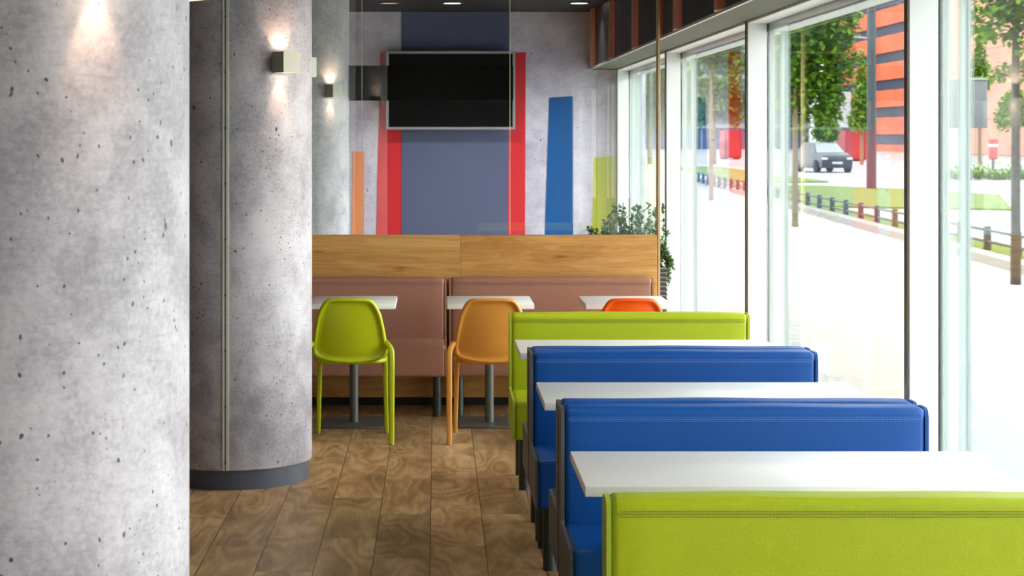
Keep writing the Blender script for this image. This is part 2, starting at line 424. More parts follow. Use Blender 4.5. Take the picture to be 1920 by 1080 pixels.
# ------------------------------------------------------------------ columns
def lamp_at(cx, cy, phi, label, spot=True):
    """cube up/down lamp standing off the column at angle phi (0 = towards the camera, 90 = towards the windows)"""
    n = Vector((math.sin(phi), -math.cos(phi), 0)); r = 0.401
    o = empty('wall_lamp', (cx+n.x*r, cy+n.y*r, 2.115), phi)
    tag(o, label, 'wall lamp', 'cube wall lamps on the columns')
    # local: -y is outward
    hw, d, h, t = 0.05, 0.10, 0.052, 0.004
    b = BM(); y1, y0 = -0.006, -0.006-d
    for (xa, xb, ya, yb) in ((-hw, -hw+t, y0, y1), (hw-t, hw, y0, y1), (-hw+t, hw-t, y0, y0+t), (-hw+t, hw-t, y1-t, y1)):
        box(b, xa, xb, ya, yb, -h, h)
    obj('housing', b, M['lamp'], o)
    obj('back_plate', box(BM(), -0.035, 0.035, -0.007, 0.006, -0.04, 0.04), M['lamp'], o)
    for s in (-1, 1):
        z = s*0.006
        obj('lens', box(BM(), -hw+t, hw-t, y0+t, y1-t, z-0.002, z+0.002), M['lens'], o)
        ld = bpy.data.lights.new('lamp_beam', 'SPOT'); ld.energy = LAMP_W; ld.color = (1.0, 0.60, 0.36)
        ld.spot_size = R(52 if s < 0 else 84); ld.spot_blend = 0.6; ld.shadow_soft_size = 0.006
        lo = bpy.data.objects.new('lamp_beam', ld); COL.objects.link(lo); lo.parent = o
        lo.location = (0, -0.034, s*0.012); lo.rotation_euler = (0 if s < 0 else math.pi, 0, 0)
    return o
LAMP_W = 8.0

COLS = [(-0.932, 4.17, 'wide speckled concrete column filling the left edge', 1.0),
        (-1.039, 10.0, 'concrete column with a vertical metal seam and slate plinth', 2.2),
        (-1.125, 16.2, 'farthest concrete column, behind the oak partition', 4.0)]
LL = [('cube wall lamp high on the nearest column, its beam falling at the top edge',
       'cube wall lamp peeking past the nearest column at the top edge'),
      ('pale cube wall lamp glowing up and down on the seamed column',
       'cube wall lamp jutting past the right edge of the seamed column'),
      ('small cube wall lamp glowing up and down on the farthest column',
       'cube wall lamp jutting past the right edge of the farthest column')]
for (cx, cy, lab, rot), ll in zip(COLS, LL):
    c = empty('concrete_column', (cx, cy, 0)); tag(c, lab, 'column', 'round concrete columns')
    b = lathe(BM(), [(0.385, 0.096), (0.396, 0.097), (0.40, 0.103), (0.40, CEIL-0.002)], 96)
    sh = obj('shaft', b, M['concrete'], c, 30); sh.rotation_euler = (0, 0, rot)
    obj('plinth', lathe(BM(), [(0.383, 0.0), (0.383, 0.10)], 96), M['slate'], c, 30)
    # seam profile facing the camera side
    obj('seam_profile', box(BM(), -0.0165, 0.0165, -0.4035, -0.395, 0.099, CEIL-0.01, 0.001, 1), M['strip'], c)
    sp = c.children[-1] if False else [x for x in c.children if x.name.startswith('seam_profile')][0]
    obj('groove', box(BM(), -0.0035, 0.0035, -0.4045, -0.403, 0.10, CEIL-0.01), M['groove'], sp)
    for k in range(11):
        z = 2.89-0.275*k + 0.0
        b = BM(); cyl(b, 0, 0, 0, 0.002, 0.0045, n=12)
        bmesh.ops.rotate(b, verts=b.verts[:], cent=(0, 0, 0), matrix=Matrix.Rotation(R(90), 3, 'X'))
        bmesh.ops.translate(b, verts=b.verts[:], vec=(0, -0.4042, z)); obj('screw', b, M['screw'], sp)
    lamp_at(cx, cy, R(40), ll[0]); lamp_at(cx, cy, R(133), ll[1])

# ------------------------------------------------------------------ benches
def stitches(bm, x0, x1, y, z, dy=0.0, pitch=0.0085, ln=0.0052, r=0.0011):
    x = x0
    while x < x1-ln:
        box(bm, x, x+ln, y-r, y+r, z-r, z+r); x += pitch

def make_bench(x0, x1, yb, facing, mat, endmat, thread, label, seat_d=0.42, bt=0.13, group='booth benches along the window', wear=0.0):
    """facing -1: the seat looks to the camera. yb = the rear plane of the backrest"""
    cx = (x0+x1)/2; o = empty('bench', (cx, yb, 0), 0 if facing < 0 else math.pi)
    tag(o, label, 'bench', group)
    w = (x1-x0)/2; e = 0.008
    # local: rear plane y=0, seat towards -y
    b = box(BM(), -w+e, w-e, -bt, -0.003, 0.26, 0.836, 0.024, 5)
    # fuller, slightly sagging front and top
    bmesh.ops.subdivide_edges(b, edges=[ed for ed in b.edges if abs(ed.verts[0].co.x-ed.verts[1].co.x) > 0.3], cuts=14)
    for v in b.verts:
        t = v.co.x/w
        if v.co.z > 0.8: v.co.z += 0.003*(1-t*t) + 0.0012*math.sin(7*t+yb)
    back = obj('backrest', b, mat, o, 60)
    zs = 0.806
    for yy in (-bt-0.0004, -0.0026):
        st = BM(); stitches(st, -w+0.03, w-0.03, yy, zs); stitches(st, -w+0.03, w-0.03, yy, zs-0.0135)
        obj('stitching', st, thread, back, 0)
        obj('seam', box(BM(), -w+0.024, w-0.024, yy-0.0009, yy+0.0009, zs-0.0078, zs-0.0056), thread, back, 0)
    b = box(BM(), -w+e, w-e, -bt-seat_d, -bt+0.004, 0.25, 0.45, 0.022, 5)
    obj('seat', b, mat, o, 60)
    # padded ends following the L profile
    prof = [(-bt-seat_d+0.012, 0.254), (-bt-seat_d+0.003, 0.28), (-bt-seat_d+0.003, 0.42), (-bt-seat_d+0.03, 0.447), (-bt-0.01, 0.447),
            (-bt+0.001, 0.46), (-bt+0.001, 0.80), (-bt+0.012, 0.825), (-bt+0.03, 0.834), (-0.03, 0.834), (-0.012, 0.825), (-0.004, 0.80), (-0.004, 0.254)]
    for s in (-1, 1):
        b = BM(); A = [b.verts.new((s*(w-0.012), y, z)) for y, z in prof]; B = [b.verts.new((s*w, y*1.0, z)) for y, z in prof]
        b.faces.new(A); b.faces.new(B[::-1])
        for i in range(len(prof)): b.faces.new((A[i], A[(i+1) % len(prof)], B[(i+1) % len(prof)], B[i]))
        aisle = (s < 0) == (facing < 0)
        obj('end_panel', b, endmat if aisle else mat, o, 35)
    for s in (-1, 1):
        for y in (-bt-seat_d+0.06, -0.07):
            obj('leg', cyl(BM(), s*(w-0.06), y, 0, 0.262, 0.027, n=20), M['leg_dark'], o)
    return o

def row(label, x0, yb, facing, col, ln=1.235):
    m = {'g': (M['green'], M['green_dark'], M['st_green']), 'b': (M['blue'], M['charcoal'], M['st_blue'])}[col]
    return make_bench(x0, x0+ln, yb, facing, *m, label)
row('lime green bench nearest the camera, its back cut by the bottom edge', 0.428, 4.89, 1, 'g')
row('royal blue bench facing the nearest white booth table', 0.419, 6.665, -1, 'b')
row('royal blue bench back to back behind the nearer blue bench', 0.417, 6.672, 1, 'b')
row('royal blue bench facing the middle booth table, seat hidden by it', 0.397, 8.345, -1, 'b', 1.215)
row('royal blue bench turned to the farthest booth table', 0.395, 8.352, 1, 'b', 1.215)
row('lime green bench facing the farthest booth table by the plastic chairs', 0.376, 10.13, -1, 'g')
GB = 'mauve benches along the oak partition'
make_bench(-1.26, 0.066, 12.65, -1, M['mauve'], M['mauve'], M['st_mauve'], 'mauve brown bench behind the lime green chair', group=GB)
make_bench(0.083, 1.40, 12.65, -1, M['mauve'], M['mauve'], M['st_mauve'], 'mauve brown bench behind the tan and orange chairs', group=GB)

# ------------------------------------------------------------------ tables
def make_table(x0, x1, y0, y1, poles, base, label, group):
    cx, cy = (x0+x1)/2, (y0+y1)/2
    o = empty('table', (cx, cy, 0)); tag(o, label, 'table', group)
    obj('tabletop', box(BM(), x0-cx, x1-cx, y0-cy, y1-cy, 0.721, 0.75, 0.0015, 2), M['laminate'], o)
    for px in poles:
        obj('pole', cyl(BM(), px, 0, 0.008, 0.716, 0.0265, n=28), M['steel_grey'], o)
        obj('base_plate', box(BM(), px-base[0]/2, px+base[0]/2, -base[1]/2, base[1]/2, 0, 0.009, 0.003, 1), M['steel_grey'], o)
        obj('mounting_plate', box(BM(), px-0.12, px+0.12, -0.15, 0.15, 0.715, 0.7212), M['steel_grey'], o)
    return o
GT = 'long white booth tables'
make_table(0.425, 1.692, 5.551, 6.173, (-0.3, 0.3), (0.36, 0.4), 'nearest long white booth table, behind the cropped lime bench', GT)
make_table(0.406, 1.663, 7.294, 7.906, (-0.3, 0.3), (0.36, 0.4), 'middle long white booth table, between the two blue benches', GT)
make_table(0.387, 1.614, 8.965, 9.557, (-0.3, 0.3), (0.36, 0.4), 'farthest long white booth table, before the far lime bench', GT)
GS = 'small white tables at the mauve bench'
make_table(-0.760, -0.2435, 11.57, 12.17, (0,), (0.38, 0.46), 'small white table behind the lime green chair', GS)
make_table(0.065, 0.5825, 11.57, 12.17, (0,), (0.38, 0.46), 'small white table behind the tan chair', GS)
make_table(0.889, 1.405, 11.57, 12.17, (0,), (0.38, 0.46), 'small white table behind the orange chair by the window', GS)

# ------------------------------------------------------------------ plastic chairs
OUT = [(0, .834), (.055, .8335), (.095, .832), (.122, .828), (.140, .815), (.152, .799), (.165, .776), (.183, .735), (.199, .659), (.209, .596), (.216, .542),
       (.2175, .522), (.214, .502), (.203, .487), (.186, .477), (.160, .469), (.125, .462), (.07, .455), (0, .452)]
def back_y(z, x):
    t = (z-0.45)/0.385
    return -0.195 - 0.075*t**0.9 + 0.02*(1-t)**3 + 0.055*(x/0.2)**2*(0.55+0.45*(1-t))
def make_chair(cx, cy, rz, mat, label):
    o = empty('chair', (cx, cy, 0), rz); tag(o, label, 'chair', 'plastic chairs at the small tables')
    full = OUT + [(-x, z) for x, z in OUT[-2:0:-1]]; N = len(full); czx = 0.64
    b = BM()
    def ring(s, dy):
        rr = []
        for x, z in full:
            X = x*s; Z = czx+(z-czx)*s
            rr.append(b.verts.new((X, back_y(Z, X)+dy, Z)))
        return rr
    rear = [ring(s, d) for s, d in ((0.12, 0.0), (0.45, 0.0), (0.75, 0.0), (0.855, 0.002), (0.875, -0.003), (0.90, -0.016), (0.94, -0.022), (0.98, -0.016), (1.0, -0.002))]
    front = [ring(s, d) for s, d in ((0.99, 0.012), (0.96, 0.018), (0.85, 0.014), (0.5, 0.013), (0.12, 0.013))]
    seq = rear+front
    for r0, r1 in zip(seq, seq[1:]):
        for i in range(N): b.faces.new((r0[i], r0[(i+1) % N], r1[(i+1) % N], r1[i]))
    b.faces.new(seq[0][::-1]); b.faces.new(seq[-1])
    obj('backrest', b, mat, o, 80)
    # seat: dished pan with a rolled rim
    b = BM(); SN = 40
    def sring(s, dz, drop):
        rr = []
        for i in range(SN):
            th = 2*math.pi*i/SN; c, q = math.cos(th), math.sin(th); e = 2/3.2
            x = 0.212*math.copysign(abs(c)**e, c)*s; y = 0.026+0.198*math.copysign(abs(q)**e, q)*s
            z = 0.474 - drop*(1-s*s) - 0.02*max(0, (y-0.1)/0.12)**2 + dz
            rr.append(b.verts.new((x, y, z)))
        return rr
    seq = [sring(s, 0, 0.02) for s in (0.1, 0.4, 0.7, 0.9, 0.97)] + [sring(1.0, -0.008, 0.02), sring(1.0, -0.022, 0.02)] + [sring(s, -0.024, 0.02) for s in (0.97, 0.7, 0.4, 0.1)]
    for r0, r1 in zip(seq, seq[1:]):
        for i in range(SN): b.faces.new((r0[i], r0[(i+1) % SN], r1[(i+1) % SN], r1[i]))
    b.faces.new(seq[0][::-1]); b.faces.new(seq[-1])
    obj('seat', b, mat, o, 80)
    for s in (-1, 1):
        b = BM()
        sweep(b, [(s*.200, -.155, .585), (s*.213, -.170, .568), (s*.229, -.190, .549), (s*.238, -.203, .527), (s*.2405, -.211, .50), (s*.241, -.217, .42), (s*.241, -.232, .10), (s*.241, -.235, 0.004)],
              [(.010, .014), (.014, .020), (.016, .024), (.017, .027), (.017, .028), (.0168, .027), (.0155, .02), (.015, .018)], 16, 4.0)
        lg = obj('leg', b, mat, o, 50)
        obj('foot', cyl(BM(), s*.241, -.235, 0, 0.006, 0.013, n=14), M['plate'], lg)
        b = BM()
        sweep(b, [(s*.190, .165, .436), (s*.193, .176, .40), (s*.196, .19, .25), (s*.202, .215, 0.004)], [(.017, .024), (.0155, .022), (.014, .019), (.012, .015)], 16, 4.0)
        lg = obj('leg', b, mat, o, 50)
        obj('foot', cyl(BM(), s*.202, .215, 0, 0.006, 0.011, n=14), M['plate'], lg)
    return o
make_chair(-0.494, 11.275, 0, M['ch_green'], 'lime green plastic chair beside the seamed column')
make_chair(0.314, 11.275, 0, M['ch_tan'], 'tan plastic chair between the lime chair and the far lime bench')
make_chair(1.110, 11.275, 0, M['ch_orange'], 'orange plastic chair, only its top showing above the far lime bench')

# ------------------------------------------------------------------ oak partition with glass
p = empty('partition', (0, 12.70, 0)); tag(p, 'low oak partition wall behind the mauve benches', 'partition')
ZP = 1.105
obj('board', box(BM(), -0.002+0.1588, 1.437, -0.03, 0.03, 0.0, ZP, 0.002, 1), M['oak'], p)
obj('board', box(BM(), -2.6, -0.002+0.158, -0.03, 0.03, 0.0, ZP, 0.002, 1), M['oak2'], p)
obj('plinth', box(BM(), -2.6, 1.437, -0.036, -0.0302, 0.0, 0.05), M['gasket'], p)
tag(obj('partition_post', box(BM(), 1.440, 1.458, 12.672, 12.728, 0, CEIL, 0.002, 1), M['post']), 'slim pale bronze post at the window end of the oak partition', 'post')
GG = 'glass sheets on the oak partition'
for (xa, xb, lab) in ((0.485, 1.439, 'clear glass sheet on the oak partition nearest the window'),
                      (-0.480, 0.483, 'clear glass sheet on the oak partition before the television'),
                      (-1.45, -0.482, 'clear glass sheet on the oak partition before the farthest column')):
    g = obj('glass_sheet', box(BM(), xa+0.001, xb-0.001, 12.695, 12.705, ZP, CEIL-0.001), M['part_glass'], None, 0); tag(g, lab, 'glass', GG)
    obj('polished_edge', box(BM(), xb-0.0045, xb-0.0005, 12.6945, 12.7055, ZP, CEIL-0.001), M['glass_edge'], g, 0)

# planter behind the partition, by the window
pl = empty('planter', (1.31, 13.06, 0)); tag(pl, 'dark ribbed planter with a leafy green shrub behind the oak partition', 'planter')
b = BM(); box(b, -0.30, 0.215, -0.17, 0.17, 0.0, 0.88, 0.008, 2)
for k in range(28):
    z = 0.03+k*0.03; box(b, -0.304, 0.219, -0.174, 0.174, z, z+0.018)
obj('box', b, M['planter'], pl)
obj('soil', box(BM(), -0.285, 0.20, -0.155, 0.155, 0.86, 0.885), M['soil'], pl)
def leaf(bm, p, d, ln, wd):
    d = d.normalized(); s = d.cross(Vector((0, 0, 1)))
    if s.length < 0.1: s = Vector((1, 0, 0))
    s.normalize(); up = s.cross(d)
    q = [p, p+d*ln*0.3+s*wd+up*ln*0.05, p+d*ln*0.7+s*wd*0.8+up*ln*0.04, p+d*ln, p+d*ln*0.7-s*wd*0.8+up*ln*0.04, p+d*ln*0.3-s*wd+up*ln*0.05]
    bm.faces.new([bm.verts.new(v) for v in q])
fol = BM(); stm = BM()
rn = random.Random(3)
def rv(a=1.0): return Vector((rn.uniform(-a, a), rn.uniform(-a, a), rn.uniform(-a, a)))
for k in range(80):
    x = rn.uniform(-0.27, 0.20); y = rn.uniform(-0.14, 0.14)
    p0 = Vector((x, y, 0.88)); h = rn.uniform(0.2, 0.44)*(0.62 if x < -0.17 else 1); dr = Vector((rn.uniform(-.25, .25), rn.uniform(-.2, .2), 1)).normalized()
    pts = [p0, p0+dr*h*0.5+rv(0.01), p0+dr*h+rv(0.03)]
    pts[2].x = min(pts[2].x, 0.235); pts[1].y = max(-0.2, pts[1].y); pts[2].y = max(-0.22, pts[2].y)
    sweep(stm, pts, [0.0025, 0.002, 0.001], 5)
    for j in range(34):
        t = rn.uniform(0.1, 1.0); q = pts[0].lerp(pts[1], t*2) if t < .5 else pts[1].lerp(pts[2], t*2-1)
        leaf(fol, q, rv()+Vector((0, 0, .3)), rn.uniform(.022, .042), rn.uniform(.009, .014))
for k in range(15):   # trailing shoots over the window side
    y = rn.uniform(-0.17, 0.1); ln = rn.uniform(0.12, 0.30)
    pts = [Vector((0.15, y, 0.90)), Vector((0.21, y-.01, 1.0)), Vector((0.245, y-.02, 1.0-ln*.5)), Vector((rn.uniform(.235, .28), y-.02, 1.02-ln))]
    sweep(stm, pts, [0.0025]*4, 5)
    for j in range(46):
        t = rn.uniform(0, 2.99); i = int(t); q = pts[i].lerp(pts[i+1], t-i)+rv(.008)
        leaf(fol, q, rv()+Vector((0.2, 0, 0)), rn.uniform(.016, .032), rn.uniform(.007, .011))
for v in fol.verts:
    v.co.y = max(v.co.y, -0.31); v.co.x = min(v.co.x, 0.33)
obj('foliage', fol, M['plant'], pl, 0); obj('stems', stm, M['stem'], pl)

# ------------------------------------------------------------------ far wall
S = 3650/19.58
wx = lambda px: (px-818)/S
wz = lambda py: 1.75-(py-255)/S
def stripe(pts, m, name, label, dep=0.004, parent=None):
    b = BM(); y1 = BACK-0.0005; y0 = BACK-dep
    A = [b.verts.new((wx(x), y0, wz(y) if y < 900 else 0.0)) for x, y in pts]; B = [b.verts.new((v.co.x, y1, v.co.z)) for v in A]
    b.faces.new(A); b.faces.new(B[::-1])
    for i in range(len(A)): b.faces.new((A[i], A[(i+1) % len(A)], B[(i+1) % len(A)], B[i]))
    o = obj(name, b, m, parent, 0)
    if parent is None: tag(o, label, 'wall stripe', 'colour stripes on the far wall')
    return o
stripe([(661, 284), (683, 284), (682, 950), (658, 950)], M['p_orange'], 'wall_stripe', 'narrow orange stripe on the far wall beside the farthest column')
stripe([(713, 98), (986, 98), (984, 950), (702, 950)], M['p_red'], 'wall_stripe', 'wide red block on the far wall framing the slate panel')
stripe([(753, 20.5), (956, 20.5), (951, 950), (752, 950)], M['p_navy'], 'wall_stripe', 'tall slate navy panel on the far wall behind the television', 0.008)
stripe([(1030, 183), (1075, 180), (1075, 950), (1017, 950)], M['p_blue'], 'wall_stripe', 'blue stripe on the far wall right of the television')
stripe([(1113, 296), (1156, 292), (1156, 950), (1108, 950)], M['p_yellow'], 'wall_stripe', 'acid yellow stripe on the far wall next to the windows')
# television
tv = empty('television', (wx(845), BACK-0.125, wz(170))); tag(tv, 'large black television with silver bezel on the slate panel', 'television')
hw, hh = 0.645, 0.392
obj('casing', box(BM(), -hw+.01, hw-.01, -0.005, 0.05, -hh+.01, hh-.01, 0.006, 2), M['black'], tv)
obj('bracket', box(BM(), -0.2, 0.2, 0.05, 0.116, -0.15, 0.15), M['black'], tv)
b = BM(); f = 0.026
for q in ((-hw, hw, -hh, -hh+f), (-hw, hw, hh-f, hh), (-hw, -hw+f, -hh+f, hh-f), (hw-f, hw, -hh+f, hh-f)):
    box(b, q[0], q[1], -0.02, -0.003, q[2], q[3])
obj('bezel', b, M['tv_frame'], tv); obj('screen', box(BM(), -hw+f, hw-f, -0.012, -0.004, -hh+f, hh-f), M['screen'], tv)
# black board fixed to the farthest column
sb = empty('sign_board', (-0.05, 16.2, 2.19)); tag(sb, 'long black board crossing before the television, fixed to the farthest column', 'board')
obj('panel', box(BM(), -0.78, 0.69, -0.025, 0.025, -0.145, 0.145, 0.004, 1), M['black'], sb)
obj('bracket', box(BM(), -0.80, -0.70, -0.035, 0.035, -0.10, 0.10), M['black'], sb)

# downlights in the ceiling by the far wall
for (x, m, lab) in ((0.15, 'down', 'bright oval downlight in the black ceiling above the television'),
                    (-0.44, 'down_warm', 'dim amber downlight in the black ceiling near the farthest column'),
                    (1.34, 'down', 'downlight in the black ceiling beside the bulkhead')):
    o = empty('downlight', (x, 18.25, CEIL)); tag(o, lab, 'downlight', 'ceiling downlights')
    obj('ring', lathe(BM(), [(0.085, 0.0), (0.115, 0.0), (0.115, -0.006), (0.11, -0.009), (0.09, -0.009), (0.085, -0.004), (0.085, 0.0)], 32, cap=False), M['ring'], o)
    obj('lens', cyl(BM(), 0, 0, -0.0045, -0.001, 0.086, n=32), M[m], o)

# ------------------------------------------------------------------ outside
def ground(name, pts, z1, m, kind, z0=-0.12):
    return tag(obj(name, poly_slab(BM(), pts, z0, z1), m, None, 0), kind=kind)
ground('pavement', [(2.05, -30), (120, -30), (120, 330), (2.05, 330)], -0.02, M['pave'], 'structure', -0.2)
ground('road', [(16.8, 40), (60, 20), (60, 300), (15.5, 300), (17, 110), (15.4, 75)], -0.012, M['road'], 'structure', -0.018)
kl = lambda d: 7.6+0.05*(d-27)
ground('kerb', [(kl(5), 5), (kl(5)+.28, 5), (kl(75)+.28, 75), (kl(75), 75)], 0.10, M['kerb'], 'structure', -0.02)
ground('lawn', [(kl(5)+.28, 5), (kl(5)+1.3, 5), (kl(48)+1.1, 48), (kl(75)+1.2, 75), (kl(75)+.28, 75)], 0.04, M['grass'], 'stuff', -0.02)
ground('lawn', [(9.75, 48), (13.6, 46), (16.5, 57), (15.1, 64), (13.7, 67), (11.5, 70), (10.6, 66)], 0.03, M['grass'], 'stuff', -0.02)
ground('lawn', [(11.4, 76), (13.3, 73), (14.9, 74), (16, 110), (13.2, 112)], 0.03, M['grass'], 'stuff', -0.02)
# low rail fence
fx = lambda d: 8.24+0.034*(d-28.6)
fe = empty('rail_fence', (0, 0, 0)); tag(fe, 'low dark rail fence along the lawn outside the windows', 'fence')
fy = [20.6+1.72*k for k in range(32)]
for d in fy:
    b = box(BM(), fx(d)-.052, fx(d)+.052, d-.045, d+.045, 0.04, 0.40, 0.015, 1); obj('fence_post', b, M['fence'], fe)
for z in (0.34, 0.17):
    obj('rail', sweep(BM(), [(fx(fy[0]), fy[0], z), (fx(fy[-1]), fy[-1], z)], [0.022, 0.022], 8), M['fence'], fe)

def make_tree(x, y, th, tr, blobs, n, size, mt, ml, label, seed, lean=0.0):
    r_ = random.Random(seed)
    o = empty('tree', (x, y, 0)); tag(o, label, 'tree', 'street trees')
    t = BM(); sweep(t, [(0, 0, -.02), (lean*.3, 0, th*.3), (lean*.7, 0, th*.7), (lean, 0, th)], [tr*1.15, tr, tr*.9, tr*.5], 12)
    for (bx, by, bz, rx, rz_) in blobs:
        sweep(t, [(lean*.8, 0, min(bz-0.3*rz_, th*.92)), (bx*.5+lean*.4, by*.5, bz-.1*rz_), (bx, by, bz+.2*rz_)], [tr*.4, tr*.3, tr*.12], 6)
    obj('trunk', t, mt, o)
    f_ = BM(); tot = sum(q[3]**2*q[4] for q in blobs)
    for (bx, by, bz, rx, rz_) in blobs:
        for k in range(int(n*rx**2*rz_/tot)):
            while True:
                v = Vector((r_.uniform(-1, 1), r_.uniform(-1, 1), r_.uniform(-1, 1)))
                if 0.12 < v.length < 1: break
            p_ = Vector((bx+v.x*rx, by+v.y*rx, bz+v.z*rz_))
            d_ = Vector((r_.uniform(-1, 1), r_.uniform(-1, 1), r_.uniform(-1, .6)))
            leaf(f_, p_, d_, size*r_.uniform(.7, 1.3), size*.36)
    obj('foliage', f_, ml, o, 0)
    return o
make_tree(7.0, 38.0, 3.6, 0.055, [(0.45, 0.2, 2.75, .55, .75), (0.85, .3, 3.25, .45, .7), (-.05, .1, 2.95, .5, .8), (.1, .1, 3.7, .6, .7), (.75, 0, 4.0, .55, .6), (.4, .2, 4.8, .6, .7), (.15, .3, 2.3, .25, .6), (.72, .2, 2.35, .28, .55)],
          6600, .13, M['trunk'], M['leaf'], 'leafy tree with pale trunk on the pavement outside the middle window', 1)
make_tree(6.9, 23.2, 3.6, 0.055, [(-.25, .1, 3.2, .35, .35), (.25, 0, 3.1, .4, .45), (0, 0, 3.6, .5, .5), (.05, .2, 2.55, .3, .14), (-.2, .1, 2.48, .16, .1), (.3, .1, 2.55, .25, .15)],
          2600, .085, M['trunk_dark'], M['leaf'], 'tree with dark slim trunk outside at the right edge', 2)
make_tree(7.55, 53.5, 3.6, 0.06, [(.2, 0, 4.6, .8, .8), (.5, .2, 3.8, .6, .5), (-.4, 0, 4.2, .6, .6)], 2600, .16, M['trunk'], M['leaf'],
          'street tree seen through the second window from the back', 3)
make_tree(8.3, 69, 3.4, 0.07, [(0, 0, 3.8, 1.2, 1.3), (-.6, 0, 2.8, .8, .9), (.6, .3, 3.0, .9, .9)], 3000, .2, M['trunk'], M['leaf'],
          'street tree seen through the hindmost window', 4)
def cone_blobs(z0, z1, w):
    out = []
    for k in range(5):
        t = k/4; out.append((0, 0, z0+(z1-z0)*(0.1+.78*t), w*(1-.72*t), (z1-z0)*.17))
    return out
make_tree(26.0, 119, 4.0, .10, cone_blobs(2.3, 7.0, .85), 2200, .26, M['trunk'], M['leaf_bright'], 'pointed bright green tree before the orange building, left of the mast', 5)
make_tree(22.0, 110, 3.0, .09, cone_blobs(1.6, 5.0, .75), 1800, .24, M['trunk'], M['leaf'], 'hanging narrow green tree behind the dark car', 6)
make_tree(32.1, 115, 5.0, .10, cone_blobs(4.6, 8.4, .74), 1800, .22, M['trunk'], M['leaf_bright'], 'pointed bright green tree above the grey billboard', 7)
make_tree(31.0, 104, 2.6, .10, [(0, 0, 3.3, .95, 1.0), (.8, 0, 2.9, .7, .8), (-.6, .2, 2.7, .6, .7)], 2200, .24, M['trunk'], M['leaf_bright'], 'round pale green tree right of the grey billboard', 8)
make_tree(17.4, 122, 3.0, .13, [(0, 0, 4.2, 1.5, 1.4), (1.2, 0, 3.9, 1.1, 1.5), (-1.0, 0, 3.4, 1.0, 1.1)], 3200, .32, M['trunk'], M['leaf'], 'broad green tree far off beyond the second window from the back', 9)
make_tree(13.6, 124, 3.0, .13, [(0, 0, 4.6, 1.6, 1.5), (-1.3, 0, 4.0, 1.2, 1.4), (1.0, 0, 3.6, 1.0, 1.2)], 3000, .32, M['trunk'], M['leaf'], 'broad green tree far off beyond the hindmost window', 10)
# hedge
hb = BM(); r_ = random.Random(12)
for k in range(2600):
    p_ = Vector((r_.uniform(20.2, 25.4), 78+r_.uniform(-.5, .5), 0)); p_.z = abs(r_.gauss(.12, .2))*(.7+.5*math.sin(p_.x*2.1)**2)
    leaf(hb, p_, Vector((r_.uniform(-1, 1), r_.uniform(-1, 1), r_.uniform(-.2, 1))), .16, .05)
hd = obj('hedge', hb, M['leaf_bright'], None, 0); tag(hd, 'low green shrubs across the street at the right', 'shrubs', kind='stuff')

# mast
ms = empty('mast', (14.3, 64, 0.052)); tag(ms, 'thick grey street mast before the orange building', 'mast')
obj('pole', cyl(BM(), 0, 0, -.02, 9.0, .16, .13, 24), M['mast'], ms)
obj('arm', sweep(BM(), [(0, 0, 4.9), (-1.6, -.2, 5.05)], [.035, .025], 8), M['board_frame'], ms)
obj('arm', sweep(BM(), [(0, 0, 6.2), (-1.7, -.2, 5.9)], [.03, .02], 8), M['board_frame'], ms)
obj('lamp_head', box(BM(), -.12, .12, -.5, .1, 6.3, 6.42, .02, 1), M['board_frame'], ms)

# orange building along the far side of the street
ob = empty('building', (52, 228, 0)); tag(ob, 'orange clad multi-storey building with dark storey bands', 'building')
obj('core', box(BM(), 0.4, 20, -30, 34, 0, 27), M['gap'], ob)
for k in range(9):
    z = -1.2+k*3.15; obj('cladding_band', box(BM(), 0, 1.0, -30.3, 34.2, max(z, 0), z+1.95), M['o_clad'], ob)
pb = empty('building', (50, 168, 0)); tag(pb, 'end of the orange building with pink glass reflection painted in, at the right', 'building')  # same orange building further right, paled by reflection painted into its cladding
obj('facade', box(BM(), 0, 20, -45, 29.5, 0, 24), M['paled_clad'], pb)
obj('roof_edge', box(BM(), -.3, 20, -45.3, 29.6, 24, 24.6), M['o_slab'], pb)
gb = empty('building', (34, 262, 0)); tag(gb, 'bluish glass office block beyond the trees', 'building')
obj('glazing', box(BM(), -10, 17.6, 0, 18, 0, 30), M['o_glass'], gb)
for k in range(9): obj('floor_slab', box(BM(), -10.2, 17.7, -.3, 18.2, 2.8+3.3*k, 3.4+3.3*k), M['o_slab'], gb)

# car
car = empty('car', (18.9, 95, -0.012), R(8)); tag(car, 'small dark car driving towards us on the street', 'car')
b = BM(); W = .86
sec = [(-1.95, .62, .72), (-1.9, .25, .80), (-1.2, .22, .93), (-.6, .22, .98), (1.6, .22, 1.0), (2.0, .3, .95), (2.05, .5, .8)]
rings = []
for (y, z0, z1) in sec:
    wv_ = W*(.88 if y < -1.8 or y > 1.9 else 1.0)
    rings.append([b.verts.new((x, y, z)) for x, z in ((-wv_, z0), (wv_, z0), (wv_, (z0+z1)/2+.1), (wv_*.9, z1), (-wv_*.9, z1), (-wv_, (z0+z1)/2+.1))])
for a, c in zip(rings, rings[1:]):
    for i in range(6): b.faces.new((a[i], a[(i+1) % 6], c[(i+1) % 6], c[i]))
b.faces.new(rings[0][::-1]); b.faces.new(rings[-1]); obj('body', b, M['car'], car, 50)
b = BM()
A = [b.verts.new(v) for v in ((-.76, -1.0, .93), (.76, -1.0, .93), (.78, 1.75, .97), (-.78, 1.75, .97))]
T = [b.verts.new(v) for v in ((-.58, -.25, 1.42), (.58, -.25, 1.42), (.6, 1.2, 1.45), (-.6, 1.2, 1.45))]
b.faces.new(A[::-1]); b.faces.new(T)
for i in range(4): b.faces.new((A[i], A[(i+1) % 4], T[(i+1) % 4], T[i]))
obj('cabin', b, M['car'], car, 30)
b = BM(); n_ = Vector((0, -.49, .75)).normalized()
